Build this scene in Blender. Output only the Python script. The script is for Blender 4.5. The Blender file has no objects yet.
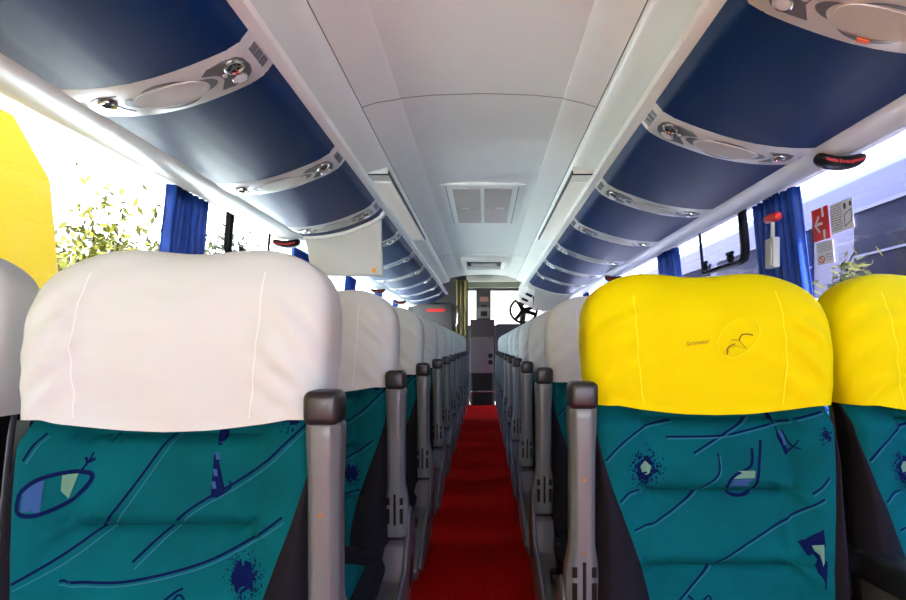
import bpy, bmesh, math, random
from mathutils import Vector, noise
random.seed(7)
C = bpy.context.scene.collection
PI = math.pi
H = 1.05                                   # eye height above the aisle floor

# ---------------------------------------------------------------- camera, light, exposure
cd = bpy.data.cameras.new('camera'); cam = bpy.data.objects.new('camera', cd); C.objects.link(cam)
cam.location = (0, 0, H); cam.rotation_euler = (PI/2, 0, 0)
cd.sensor_width = 36; cd.lens = 550/906*36; cd.shift_x = -31/906; cd.shift_y = 46/906
cd.clip_start = .02; cd.clip_end = 300
bpy.context.scene.camera = cam
w = bpy.data.worlds.new('sky'); bpy.context.scene.world = w; w.use_nodes = True
nt = w.node_tree; bg = nt.nodes['Background']
tc = nt.nodes.new('ShaderNodeTexCoord'); sp = nt.nodes.new('ShaderNodeSeparateXYZ'); cr = nt.nodes.new('ShaderNodeValToRGB')
nt.links.new(tc.outputs['Generated'], sp.inputs[0]); nt.links.new(sp.outputs['Z'], cr.inputs[0]); nt.links.new(cr.outputs[0], bg.inputs[0])
cr.color_ramp.elements[0].position = 0.0; cr.color_ramp.elements[0].color = (.95, .95, 1, 1)
cr.color_ramp.elements[1].position = .6; cr.color_ramp.elements[1].color = (.36, .60, 1, 1)
bg.inputs[1].default_value = 4.8
sd = bpy.data.lights.new('sun', 'SUN'); sun = bpy.data.objects.new('sun', sd); C.objects.link(sun)
sd.energy = 30; sd.angle = .01; sd.color = (1, .95, .87)
sun.rotation_euler = Vector((.42, -.50, 1)).to_track_quat('Z', 'Y').to_euler()
def portal(loc, d, sx, sy):
    l = bpy.data.lights.new('sky_portal', 'AREA'); o = bpy.data.objects.new('sky_portal', l); C.objects.link(o)
    l.shape = 'RECTANGLE'; l.size = sx; l.size_y = sy; l.cycles.is_portal = True
    o.location = loc; o.rotation_euler = Vector(d).to_track_quat('-Z', 'Z').to_euler()
portal((-1.48, 3.6, H+.21), (1, 0, 0), 12.6, .9)
portal((1.40, 3.6, H+.21), (-1, 0, 0), 12.6, .9)
portal((0, -2.62, H+.1), (0, 1, 0), 2.3, .9)
vs = bpy.context.scene.view_settings
vs.view_transform = 'Standard'; vs.look = 'None'; vs.gamma = 1; vs.use_curve_mapping = False
vs.exposure = 1.58

# ---------------------------------------------------------------- helpers
def mat(name, col, rough=.5, metal=0, bump=0, bscale=200, var=0, vscale=6, emit=None, es=1, sheen=0, spec=.5, coat=0):
    m = bpy.data.materials.new(name); m.use_nodes = True; n = m.node_tree; b = n.nodes['Principled BSDF']
    b.inputs['Base Color'].default_value = (*col, 1); b.inputs['Roughness'].default_value = rough
    b.inputs['Metallic'].default_value = metal; b.inputs['Specular IOR Level'].default_value = spec
    b.inputs['Coat Weight'].default_value = coat
    t = n.nodes.new('ShaderNodeTexCoord')
    if sheen: b.inputs['Sheen Weight'].default_value = sheen
    if emit:
        b.inputs['Emission Color'].default_value = (*emit, 1); b.inputs['Emission Strength'].default_value = es
    if var:
        q = n.nodes.new('ShaderNodeTexNoise'); q.inputs['Scale'].default_value = vscale; q.inputs['Detail'].default_value = 6
        r = n.nodes.new('ShaderNodeValToRGB')
        r.color_ramp.elements[0].position = .3; r.color_ramp.elements[1].position = .7
        r.color_ramp.elements[0].color = (*[c*(1-var) for c in col], 1); r.color_ramp.elements[1].color = (*[min(1, c*(1+var)) for c in col], 1)
        n.links.new(t.outputs['Object'], q.inputs['Vector']); n.links.new(q.outputs['Fac'], r.inputs[0]); n.links.new(r.outputs[0], b.inputs['Base Color'])
    if bump:
        q = n.nodes.new('ShaderNodeTexNoise'); q.inputs['Scale'].default_value = bscale; q.inputs['Detail'].default_value = 3
        p = n.nodes.new('ShaderNodeBump'); p.inputs['Strength'].default_value = bump; p.inputs['Distance'].default_value = .002
        n.links.new(t.outputs['Object'], q.inputs['Vector']); n.links.new(q.outputs['Fac'], p.inputs['Height']); n.links.new(p.outputs[0], b.inputs['Normal'])
    return m
def glassmat(name, tint, refl=.05):
    m = bpy.data.materials.new(name); m.use_nodes = True; n = m.node_tree; n.nodes.clear()
    o = n.nodes.new('ShaderNodeOutputMaterial'); mx = n.nodes.new('ShaderNodeMixShader')
    a = n.nodes.new('ShaderNodeBsdfTransparent'); g = n.nodes.new('ShaderNodeBsdfGlossy'); f = n.nodes.new('ShaderNodeLayerWeight'); pw = n.nodes.new('ShaderNodeMath'); pw.operation = 'POWER'; pw.inputs[1].default_value = 5
    ml = n.nodes.new('ShaderNodeMath'); ml.operation = 'MULTIPLY_ADD'; ml.inputs[1].default_value = .6; ml.inputs[2].default_value = refl*.5
    n.links.new(f.outputs['Facing'], pw.inputs[0]); n.links.new(pw.outputs[0], ml.inputs[0])
    a.inputs[0].default_value = (*tint, 1); g.inputs['Roughness'].default_value = .01
    n.links.new(ml.outputs[0], mx.inputs[0]); n.links.new(a.outputs[0], mx.inputs[1]); n.links.new(g.outputs[0], mx.inputs[2]); n.links.new(mx.outputs[0], o.inputs[0])
    return m
WHITE = mat('ceiling_plastic', (.87, .89, .84), .38)
WHITE2 = mat('cream_plastic', (.79, .79, .73), .35)
RAIL = mat('rail_plastic', (.58, .57, .54), .35)
NAVY = mat('navy_vinyl', (.001, .019, .095), .40, bump=.25, bscale=500, spec=.14)
BINBODY = mat('bin_shell_plastic', (.55, .54, .52), .4)
PANEL = mat('panel_silver_plastic', (.56, .555, .53), .28)
GREYREC = mat('grey_recess', (.11, .11, .115), .35)
CHROME = mat('chrome', (.75, .74, .72), .15, 1)
BLACK = mat('black_plastic', (.005, .005, .006), .35, spec=.25)
RUBBER = mat('black_rubber', (.004, .004, .005), .45, spec=.15)
GRILLE = mat('speaker_grille', (.50, .47, .43), .6, bump=.8, bscale=900)
ARMG = mat('armrest_grey_plastic', (.120, .138, .140), .30, var=.05, vscale=300)
ARMC = mat('armrest_cap', (.014, .014, .017), .35)
CONS = mat('console_grey_plastic', (.075, .08, .09), .32)
DGREY = mat('dark_grey_fabric', (.011, .011, .015), .85, bump=.4, bscale=600, spec=.08)
TEAL = mat('teal_fabric', (.0002, .088, .100), .85, var=.16, vscale=9, bump=.25, bscale=900, spec=.08)
PNAVY = mat('navy_print', (.001, .006, .055), .9, spec=.1)
PLIGHT = mat('pale_blue_print', (.02, .14, .20), .9, spec=.1)
PBLUE = mat('blue_print', (.03, .08, .22), .9, spec=.1)
PGREEN = mat('pale_green_print', (.12, .26, .18), .9, spec=.1)
CWHITE = mat('white_cover', (.56, .615, .60), .8, spec=.15, bump=.15, bscale=1200)
CYEL = mat('yellow_cover', (.70, .61, .0), .75, spec=.06, bump=.12, bscale=1200)
SEAMW = mat('white_seam', (.70, .73, .72), .7)
SEAMY = mat('yellow_seam', (.85, .76, .02), .7, spec=.1)
CARPET = mat('red_carpet', (.36, .003, .0007), .95, spec=.03, var=.65, vscale=110, bump=1, bscale=350)
CURT = mat('blue_curtain', (.002, .055, .36), .55, var=.2, vscale=20)
DARK = mat('dark_cabin', (.03, .028, .027), .6)
OLIVE = mat('yellow_lit_olive_curtain', (.16, .13, .045), .8)  # yellow light falling on the cloth is mixed into this olive
EQUIP = mat('equipment_grey', (.075, .072, .07), .5)
RED = mat('red_plastic', (.55, .01, .01), .35)
LEDR = mat('red_led_text', (.6, .01, .01), .5, emit=(1, .02, .01), es=.10)
STW = mat('sticker_white', (.62, .62, .66), .5)
INK = mat('ink', (.02, .02, .03), .6)
ORANGE = mat('orange_dot', (.9, .36, .01), .5)
SCREEN = mat('monitor_shell', (.55, .54, .49), .45)
DIFF = mat('light_diffuser', (.72, .71, .66), .3, emit=(1, .96, .88), es=.06)
PERF = mat('perforated_beige', (.50, .455, .42), .6, bump=.8, bscale=700)
HAM = mat('hammer_case', (.50, .50, .45), .35)
GLASS = glassmat('window_glass', (.93, .95, .97)); GLASSR = glassmat('tinted_window_glass', (.72, .70, .82))

def link(name, me, parent=None):
    o = bpy.data.objects.new(name, me); C.objects.link(o)
    if parent: o.parent = parent
    return o
class MB:
    def __init__(s): s.v = []; s.f = []; s.m = []; s.xf = None
    def face(s, pts, mi=0):
        b = len(s.v); s.v += [tuple(p) for p in pts]; s.f.append(tuple(range(b, b+len(pts)))); s.m.append(mi)
    def grid(s, fn, nu, nv, mi=0, close=False):
        b = len(s.v)
        for i in range(nu+1):
            for j in range(nv+1): s.v.append(tuple(fn(i/nu, j/nv)))
        for i in range(nu):
            for j in range(nv):
                a = b+i*(nv+1)+j; s.f.append((a, a+1, a+nv+2, a+nv+1)); s.m.append(mi)
    def box(s, x0, x1, y0, y1, z0, z1, mi=0):
        b = len(s.v)
        s.v += [(x, y, z) for x in (x0, x1) for y in (y0, y1) for z in (z0, z1)]
        for q in ((0,1,3,2),(4,6,7,5),(0,4,5,1),(2,3,7,6),(0,2,6,4),(1,5,7,3)):
            s.f.append(tuple(b+k for k in q)); s.m.append(mi)
    def prism(s, poly, axis, a, c, mi=0):
        """poly in the plane normal to axis, extruded from a to c"""
        def P(p, t): return {'x': (t, p[0], p[1]), 'y': (p[0], t, p[1]), 'z': (p[0], p[1], t)}[axis]
        n = len(poly); b = len(s.v)
        s.v += [P(p, a) for p in poly] + [P(p, c) for p in poly]
        s.f.append(tuple(b+i for i in range(n))); s.m.append(mi)
        s.f.append(tuple(b+n+i for i in reversed(range(n)))); s.m.append(mi)
        for i in range(n):
            j = (i+1) % n; s.f.append((b+i, b+j, b+n+j, b+n+i)); s.m.append(mi)
    def tube(s, pts, r, n=8, mi=0, closed=False):
        pts = [Vector(p) for p in pts]; N = len(pts); b = len(s.v); up0 = None
        for i, p in enumerate(pts):
            d = (pts[(i+1) % N]-pts[i-1]) if closed else (pts[min(i+1, N-1)]-pts[max(i-1, 0)])
            d.normalize()
            a = d.orthogonal() if up0 is None else (up0-d*up0.dot(d))
            a.normalize(); up0 = a; c = d.cross(a)
            rr = r[i] if isinstance(r, (list, tuple)) else r
            for k in range(n):
                t = 2*PI*k/n; s.v.append(tuple(p+a*math.cos(t)*rr+c*math.sin(t)*rr))
        for i in range(N if closed else N-1):
            for k in range(n):
                i2 = (i+1) % N
                s.f.append((b+i*n+k, b+i*n+(k+1) % n, b+i2*n+(k+1) % n, b+i2*n+k)); s.m.append(mi)
        if not closed:
            s.f.append(tuple(b+k for k in reversed(range(n)))); s.m.append(mi)
            s.f.append(tuple(b+(N-1)*n+k for k in range(n))); s.m.append(mi)
    def build(s, name, mats, parent=None, smooth=False, bevel=0, seg=2, weld=True, solid=0):
        me = bpy.data.meshes.new(name); me.from_pydata(s.v, [], s.f)
        if not isinstance(mats, (list, tuple)): mats = [mats]
        for m in mats: me.materials.append(m)
        for p, mi in zip(me.polygons, s.m): p.material_index = mi
        bm = bmesh.new(); bm.from_mesh(me)
        if weld: bmesh.ops.remove_doubles(bm, verts=bm.verts, dist=1e-5)
        bmesh.ops.recalc_face_normals(bm, faces=bm.faces)
        if bevel:
            es = [e for e in bm.edges if len(e.link_faces) == 2 and e.calc_face_angle(0) > .5]
            bmesh.ops.bevel(bm, geom=es, offset=bevel, segments=seg, affect='EDGES', profile=.5, clamp_overlap=True)
        bm.to_mesh(me); bm.free()
        if smooth or bevel:
            for p in me.polygons: p.use_smooth = True
            try: me.set_sharp_from_angle(angle=math.radians(smooth if smooth > 1 else 42))
            except Exception: pass
        o = link(name, me, parent)
        if solid:
            md = o.modifiers.new('thickness', 'SOLIDIFY'); md.thickness = solid; md.offset = 0
        return o
def tag(o, label, cat=None, group=None, kind=None):
    if label: o['label'] = label
    if cat: o['category'] = cat
    if group: o['group'] = group
    if kind: o['kind'] = kind
    return o
def empty(name, loc, label, cat, group=None):
    o = bpy.data.objects.new(name, None); C.objects.link(o); o.location = loc; o.empty_display_size = .1
    return tag(o, label, cat, group)
def struct(o): o['kind'] = 'structure'; return o
def copy_tree(o, parent=None):
    c = o.copy(); C.objects.link(c)
    if parent: c.parent = parent; c.matrix_parent_inverse = o.matrix_parent_inverse.copy()
    for ch in list(o.children): copy_tree(ch, c)
    return c
def sm(t): t = max(0, min(1, t)); return t*t*(3-2*t)
def text_mesh(body, size, shear=0):
    c = bpy.data.curves.new('lettering', 'FONT'); c.body = body; c.size = size; c.shear = shear; c.align_x = 'CENTER'; c.align_y = 'CENTER'; c.resolution_u = 3
    o = bpy.data.objects.new('tmp', c); C.objects.link(o)
    me = bpy.data.meshes.new_from_object(o.evaluated_get(bpy.context.evaluated_depsgraph_get()))
    bpy.data.objects.remove(o)
    return me

# ---------------------------------------------------------------- setting: floor, walls, ceiling
mb = MB(); mb.box(-1.45, 1.38, -2.6, 9.75, -.06, 0); struct(mb.build('floor', CARPET))
mb = MB(); mb.box(-1.45, 1.38, 9.75, 11.2, -.66, -.6); mb.box(-1.45, 1.38, 9.75, 9.80, -.6, -.06); struct(mb.build('trim_1', BLACK))

# bin profile, (lateral, height above the eye), inner edge first
PL = [(.535, .716), (.556, .688), (.587, .668), (.627, .650), (.667, .634), (.705, .620), (.746, .607), (.80, .594), (.852, .586), (.905, .582), (.957, .583)]
def side_lat(side, lat):                   # small difference between the two sides of the bus
    return -lat if side < 0 else .505+(lat-.535)*(.97-.505)/(.957-.535)
LEN = [0]
for a, b in zip(PL, PL[1:]): LEN.append(LEN[-1]+math.dist(a, b))
LT = LEN[-1]
def prof(u):
    u2 = max(0, min(LT, u))
    for i in range(len(PL)-1):
        if u2 <= LEN[i+1]+1e-9:
            t = (u2-LEN[i])/(LEN[i+1]-LEN[i]); a, b = PL[i], PL[i+1]
            return (a[0]+(b[0]-a[0])*t, a[1]+(b[1]-a[1])*t), ((b[1]-a[1]), -(b[0]-a[0]))
def BP(side, u, Y, off=0):
    """point on the bin face: u metres down the face, Y along the bus, off metres proud of it"""
    (x, z), n = prof(u); e = .02
    (x0, z0), _ = prof(u-e); (x1, z1), _ = prof(u+e)
    nx, nz = (z1-z0), -(x1-x0); l = math.hypot(nx, nz) or 1
    x += nx/l*off; z += nz/l*off
    return Vector((side_lat(side, x), Y, H+z))

WO = lambda side: .10 if side < 0 else .04   # the left wall stands a little farther from the viewpoint
for si, side in enumerate((-1, 1)):
    nm = 'left' if side < 0 else 'right'
    S = lambda lat, side=side: side_lat(side, lat) if lat < 1.0 else side*lat
    # lower wall and roof side
    mb = MB()
    for a, b, c_, d in ((1.275, -1.05, 1.275, -.22),):
        q = WO(side); mb.prism([(side*(1.275+q), 0), (side*(1.275+q), H-.22), (side*(1.33+q), H-.22), (side*(1.33+q), 0)], 'y', -2.6, 11.2)
    mb.prism([(side*(1.21+q), H+.70), (side*(1.20+q), H+1.2), (side*(1.33+q), H+1.2), (side*(1.33+q), H+.70)], 'y', -2.6, 11.2)
    struct(mb.build('wall_'+nm, WHITE2))
    # window header rail, rounded underneath
    mb = MB(); P = [(.958, .587), (.975, .575), (1.02, .566), (1.07, .570), (1.10, .578), (1.125, .589), (1.225+WO(side), .5235*(1.225+WO(side))), (1.23+WO(side), .74), (1.0, .72), (.96, .62)]
    mb.prism([(S(a) if a < 1 else side*(a), H+b) for a, b in P], 'y', -2.6, 7.9 if side < 0 else 9.4)
    struct(mb.build('trim_%d' % (2+si), RAIL, smooth=40))
    # pale fascia above the bins and the cove up to the ceiling seam
    mb = MB(); Y1 = 7.75 if side < 0 else 7.6
    P = [(.545, .725), (.535, .718), (.509, .728), (.503, .742), (.510, .752), (.56, .765), (.615, .79), (.620, .83), (.612, .868), (.575, .880), (.520, .893), (.490, .908), (.478, .925), (.478, .95), (.635, .95), (.635, .728)]
    mb.prism([(S(a), H+b) for a, b in P], 'y', -2.6, Y1)
    struct(mb.build('trim_%d' % (4+si), WHITE, smooth=40))
    # dark seam beside the centre ceiling
    mb = MB(); mb.box(min(S(.478), S(.473)), max(S(.478), S(.473)), -2.6, 7.6, H+.930, H+.96)
    struct(mb.build('trim_%d' % (6+si), GREYREC))
# centre ceiling
mb = MB()
P = [(-.473, .926), (-.42, .944), (-.33, .958), (-.325, .962), (-.20, .974), (0, .980)]
P = P + [(-a-.03*(-a)/.473*-1*0, b) for a, b in reversed(P[:-1])]
P = [((a if a < 0 else side_lat(1, a) if a > .4 else a*.95), b) for a, b in P]
mb.prism([(a, H+b) for a, b in P]+[(.46, H+1.02), (-.473, H+1.02)], 'y', -2.6, 7.55)
struct(mb.build('ceiling', WHITE, smooth=30))
mb = MB()
for Y in (2.13, 5.75):
    pp = [(a, b) for a, b in P]
    for a, b in zip(pp, pp[1:]):
        mb.face([(a[0], Y, H+a[1]-.0012), (b[0], Y, H+b[1]-.0012), (b[0], Y+.005, H+b[1]-.0012), (a[0], Y+.005, H+a[1]-.0012)])
struct(mb.build('trim_8', mat('ceiling_joint', (.36, .33, .30), .6), solid=.001))
# roof over everything, raised part over the driver, end walls
mb = MB(); mb.box(-1.43, 1.37, -2.6, 11.2, H+1.2, H+1.26); mb.box(-1.2, 1.2, 7.55, 7.60, H+.98, H+1.2)
struct(mb.build('trim_9', DARK))
mb = MB(); mb.box(-1.43, 1.37, -2.66, -2.6, 0, H-.30); mb.box(-1.43, 1.37, -2.66, -2.6, H+.45, H+1.2)
struct(mb.build('wall_back', WHITE2))
# windows: panes between the pillars, leaning in at the top
PIL = [-2.55, -.5, .95, 2.38, 3.83, 5.28, 6.73, 8.18, 9.6, 11.1]
wn = 0
for side in (-1, 1):
    for a, b in zip(PIL, PIL[1:]):
        wn += 1
        mb = MB(); mb.prism([(side*(1.285+WO(side)), H-.22), (side*(1.199+WO(side)), H+.705), (side*(1.203+WO(side)), H+.705), (side*(1.289+WO(side)), H-.22)], 'y', a+.035, b-.035)
        o = struct(mb.build('window_%d' % wn, GLASS if side < 0 else GLASSR))
        mb = MB()
        for q0, q1 in ((a+.02, a+.036), (b-.036, b-.02)):
            mb.prism([(side*(1.28+WO(side)), H-.22), (side*(1.192+WO(side)), H+.705), (side*(1.209+WO(side)), H+.705), (side*(1.297+WO(side)), H-.22)], 'y', q0, q1)
        mb.prism([(side*(1.28+WO(side)), H-.22), (side*(1.274+WO(side)), H-.19), (side*(1.294+WO(side)), H-.19), (side*(1.30+WO(side)), H-.22)], 'y', a+.02, b-.02)
        mb.build('window_frame', RUBBER, o)
    for k, p in enumerate(PIL):
        mb = MB(); mb.prism([(side*(1.27+WO(side)), H-.22), (side*(1.189+WO(side)), H+.705), (side*(1.219+WO(side)), H+.705), (side*(1.31+WO(side)), H-.22)], 'y', p-.021, p+.021)
        struct(mb.build('trim_%d' % (10+k+(0 if side < 0 else 10)), RAIL))

# ---------------------------------------------------------------- overhead luggage bins and service panels
SW = .138
ordn = ['first', 'second', 'third', 'fourth', 'fifth', 'sixth', 'seventh', 'eighth', 'ninth', 'tenth', 'eleventh', 'twelfth', 'thirteenth']
def luggage_bin(side, y0, y1, label, body_end=None):
    r = empty('overhead_bin', (S2(side, .75), (y0+y1)/2, H+.60), label, 'luggage bin', 'navy overhead luggage bins on the %s' % ('left' if side < 0 else 'right'))
    ox, oy, oz = r.location
    n = 40
    mb = MB()
    def f(u, v): p = BP(side, u*LT, y0+.003+(y1-y0-.006)*v, .003); return (p.x-ox, p.y-oy, p.z-oz)
    def g(u, v): p = BP(side, u*LT, y0+.003+(y1-y0-.006)*v, -.012); return (p.x-ox, p.y-oy, p.z-oz)
    mb.grid(f, n, 2); mb.grid(g, n, 2)
    for v in (0, 1):
        mb.grid(lambda u, t: tuple(Vector(f(u, v)).lerp(Vector(g(u, v)), t)), n, 1)
    for u in (0, 1):
        mb.grid(lambda v, t: tuple(Vector(f(u, v)).lerp(Vector(g(u, v)), t)), 2, 1)
    mb.build('door', NAVY, r, smooth=25)
    mb = MB()
    pts = [BP(side, LT*k/20, 0, -.013) for k in range(21)]
    poly = [(p.x-ox, p.z-oz) for p in pts]+[(side*1.18-ox, .05+H+.62-oz), (side*1.18-ox, H+.95-oz), (S2(side, .64)-ox, H+.95-oz), (S2(side, .64)-ox, H+.722-oz), (S2(side, .555)-ox, H+.722-oz)]
    mb.prism(poly, 'y', y0-oy+.001, (body_end or y1)-oy-.001)
    mb.build('bin_shell', BINBODY, r)
    return r
def S2(side, lat): return side_lat(side, lat)
def ell(cu, cv, ru, rv, n=28, p=2.0, a0=0, a1=2*PI):
    out = []
    for k in range(n):
        t = a0+(a1-a0)*k/(n if a1-a0 > 6.2 else n-1)
        c, s = math.cos(t), math.sin(t)
        out.append((cu+ru*math.copysign(abs(c)**(2/p), c), cv+rv*math.copysign(abs(s)**(2/p), s)))
    return out
def patch(mb, side, y0, poly, off, mi=0, th=.003, cu=None):
    """flat-ish patch laid on the bin face as a thin extruded island"""
    n = len(poly)
    c = (sum(p[0] for p in poly)/n, sum(p[1] for p in poly)/n)
    T = [BP(side, p[0], y0+p[1], off) for p in poly]; B = [BP(side, p[0], y0+p[1], off-th) for p in poly]
    ct = BP(side, c[0], y0+c[1], off)
    rings = [[BP(side, c[0]+(p[0]-c[0])*k, y0+c[1]+(p[1]-c[1])*k, off) for p in poly] for k in (.33, .66)]
    for i in range(n):
        j = (i+1) % n
        mb.face([ct, rings[0][i], rings[0][j]], mi)
        mb.face([rings[0][i], rings[1][i], rings[1][j], rings[0][j]], mi)
        mb.face([rings[1][i], T[i], T[j], rings[1][j]], mi)
        mb.face([T[i], B[i], B[j], T[j]], mi)
def arcpatch(mb, side, y0, cu, cv, ru, rv, w, a0, a1, off, mi=0):
    n = 14
    for k in range(n):
        t0 = a0+(a1-a0)*k/n; t1 = a0+(a1-a0)*(k+1)/n
        q = lambda t, g: (cu+(ru+g*w)*math.cos(t), cv+(rv+g*w*.7)*math.sin(t))
        w0 = math.sin(PI*k/n); w1 = math.sin(PI*(k+1)/n)
        pl = [q(t0, 0), q(t1, 0), q(t1, w1), q(t0, w0)]
        mb.face([BP(side, a, y0+b, off) for a, b in pl], mi)
def service_panel(side, y0, label):
    """y0 = nearest edge; the panel wraps the bin face from the fascia to the window rail"""
    yc = y0+SW/2
    r = empty('service_panel', (S2(side, .75), yc, H+.60), label, 'service panel', 'overhead service panels on the %s' % ('left' if side < 0 else 'right'))
    o0 = r.location.copy()
    def done(mb, name, m, par=None, smooth=30, label=None, off=None):
        mb.v = [tuple(Vector(v)-(off or o0)) for v in mb.v]
        o = mb.build(name, m, par or r, smooth=smooth, weld=True)
        if label: o['label'] = label
        return o
    # base plate with bowed long edges
    mb = MB(); n = 36
    hw = lambda u: (SW/2+.004)*(1-.0*sm((u/LT-.72)/.28))*(1+.05*math.sin(PI*u/LT))
    f = lambda a, b: BP(side, a*LT, yc+hw(a*LT)*(2*b-1), .007-.004*abs(2*b-1)**4)
    g = lambda a, b: BP(side, a*LT, yc+hw(a*LT)*(2*b-1), -.012)
    mb.grid(f, n, 8); mb.grid(g, n, 1)
    for b in (0, 1): mb.grid(lambda a, t: tuple(f(a, b).lerp(g(a, b), t)), n, 1)
    for a in (0, 1): mb.grid(lambda b, t: tuple(f(a, b).lerp(g(a, b), t)), 2, 1)
    done(mb, 'panel_plate', PANEL)
    # grey recesses at both ends
    mb = MB()
    patch(mb, side, yc, [(.050, -.030), (.062, -.046), (.095, -.052), (.135, -.046), (.155, -.030), (.135, -.025), (.120, -.008), (.118, .012), (.130, .030), (.140, .046), (.105, .048), (.070, .043), (.052, .025), (.046, 0)], .0085)
    done(mb, 'recess_inlay', GREYREC)
    mb = MB()
    patch(mb, side, yc, [(.352, -.040), (.40, -.038), (.425, -.022), (.430, .0), (.422, .022), (.395, .034), (.355, .038), (.372, .022), (.378, 0), (.372, -.022)], .0085)
    done(mb, 'recess_inlay', GREYREC)
    mb = MB()
    patch(mb, side, yc, ell(.245, 0, .082, .040, 32, 2.4), .0095)
    done(mb, 'speaker_grille', GRILLE)
    mb = MB()
    arcpatch(mb, side, yc, .245, 0, .092, .047, .014, PI*.30, PI*.70, .0090)
    arcpatch(mb, side, yc, .245, 0, .092, .047, .014, PI*1.30, PI*1.70, .0090)
    arcpatch(mb, side, yc, .245, 0, .092, .046, .022, PI*.82, PI*1.18, .0090)
    arcpatch(mb, side, yc, .245, 0, .092, .046, .020, -PI*.18, PI*.18, .0090)
    done(mb, 'slotted_light', GREYREC)
    def vent(cu, cv, R):
        c = BP(side, cu, yc+cv, .012); nrm = (BP(side, cu, yc+cv, .02)-BP(side, cu, yc+cv, .0)).normalized()
        e1 = Vector((0, 1, 0)); e2 = nrm.cross(e1)
        m = MB(); m.tube([c+e1*math.cos(t)*R+e2*math.sin(t)*R for t in [2*PI*k/20 for k in range(20)]], .0042, 8, closed=True)
        o = done(m, 'air_nozzle', CHROME)
        m = MB(); m.face([c-nrm*.003+e1*math.cos(t)*R+e2*math.sin(t)*R for t in [2*PI*k/20 for k in range(20)]])
        for q in range(3):
            t = q*PI/3
            d = e1*math.cos(t)+e2*math.sin(t); m.tube([c-d*R*.8, c+d*R*.8], .0016, 5, 1)
        done(m, 'nozzle_vane', [BLACK, GREYREC], o)
    vent(.078, -.024, .021)
    vent(.390, -.012, .017)
    c = BP(side, .084, yc+.024, .011); nrm = (BP(side, .08, yc, .02)-BP(side, .08, yc, 0)).normalized(); e1 = Vector((0, 1, 0)); e2 = nrm.cross(e1)
    m = MB(); m.tube([c+e1*math.cos(t)*.018+e2*math.sin(t)*.018 for t in [2*PI*k/20 for k in range(20)]], .003, 8, closed=True)
    o = done(m, 'reading_light', CHROME)
    m = MB(); m.grid(lambda a, b: c+nrm*.006*math.cos(a*PI/2)+(e1*math.cos(2*PI*b)+e2*math.sin(2*PI*b))*.0172*math.sin(a*PI/2), 4, 18)
    done(m, 'lens', STW, o)
    m = MB()
    patch(m, side, yc, ell(.110, -.004, .006, .006, 12), .011)
    patch(m, side, yc, ell(.398, .020, .011, .009, 12), .011)
    done(m, 'push_button', PANEL)
    m = MB()
    for k in range(3):
        patch(m, side, yc, [(.006, -.040+k*.028), (.028, -.040+k*.028), (.028, -.018+k*.028), (.006, -.018+k*.028)], .0095)
    done(m, 'switch_row', GREYREC)
    return r
P0L, P0R, PS = 1.247, 1.616, .72
stripsL = [P0L+PS*k for k in range(-1, 9)]
stripsR = [.955]+[P0R+PS*k for k in range(0, 6)]
MONL = 2.96
edges = [-1.0, -.2]
def bins(side, strips, start, end, skip=None):
    y = start; n = 0; sn = 'left' if side < 0 else 'right'
    for k, s in enumerate(strips):
        if s+SW > -.2:
            segs = [(y, s)]
            if skip and y < skip[0] < s: segs = [(y, skip[0]), (skip[1], s)]
            for a, b in segs:
                if b-a > .03:
                    seen = b > .55
                    if seen: n += 1
                    lab = ('navy overhead bin on the %s, %s from the camera' % (sn, ordn[n-1] if n else '')) if seen else 'navy overhead bin behind the viewpoint on the %s' % sn
                    if skip and abs(b-skip[0]) < .01: lab = 'narrow navy bin on the left ending above the folded-down monitor'
                    luggage_bin(side, a, b, lab)
        y = s+SW
    luggage_bin(side, y, end, 'last navy overhead bin at the front end on the %s' % sn)
bins(-1, stripsL, -.25, 7.62, (2.90, 3.0))
bins(1, stripsR, -.2, 6.12)
for k, s in enumerate(stripsL):
    service_panel(-1, s, 'silver panel with round nozzles on the left bins, %s along' % ordn[k])
for k, s in enumerate(stripsR):
    service_panel(1, s, 'silver panel with round nozzles on the right bins, %s along' % ordn[k])
# orange mark in a slot of the near right panel
mb = MB(); r = [o for o in C.objects if o.get('label', '').startswith('silver panel with round nozzles on the right bins, first')][0]
patch(mb, 1, .955+SW/2, [(.235, .047), (.258, .047), (.262, .058), (.239, .058)], .0105)
mb.v = [tuple(Vector(v)-r.location) for v in mb.v]; mb.build('orange_icon', mat('orange_icon', (.75, .12, .02), .5), r)
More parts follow.
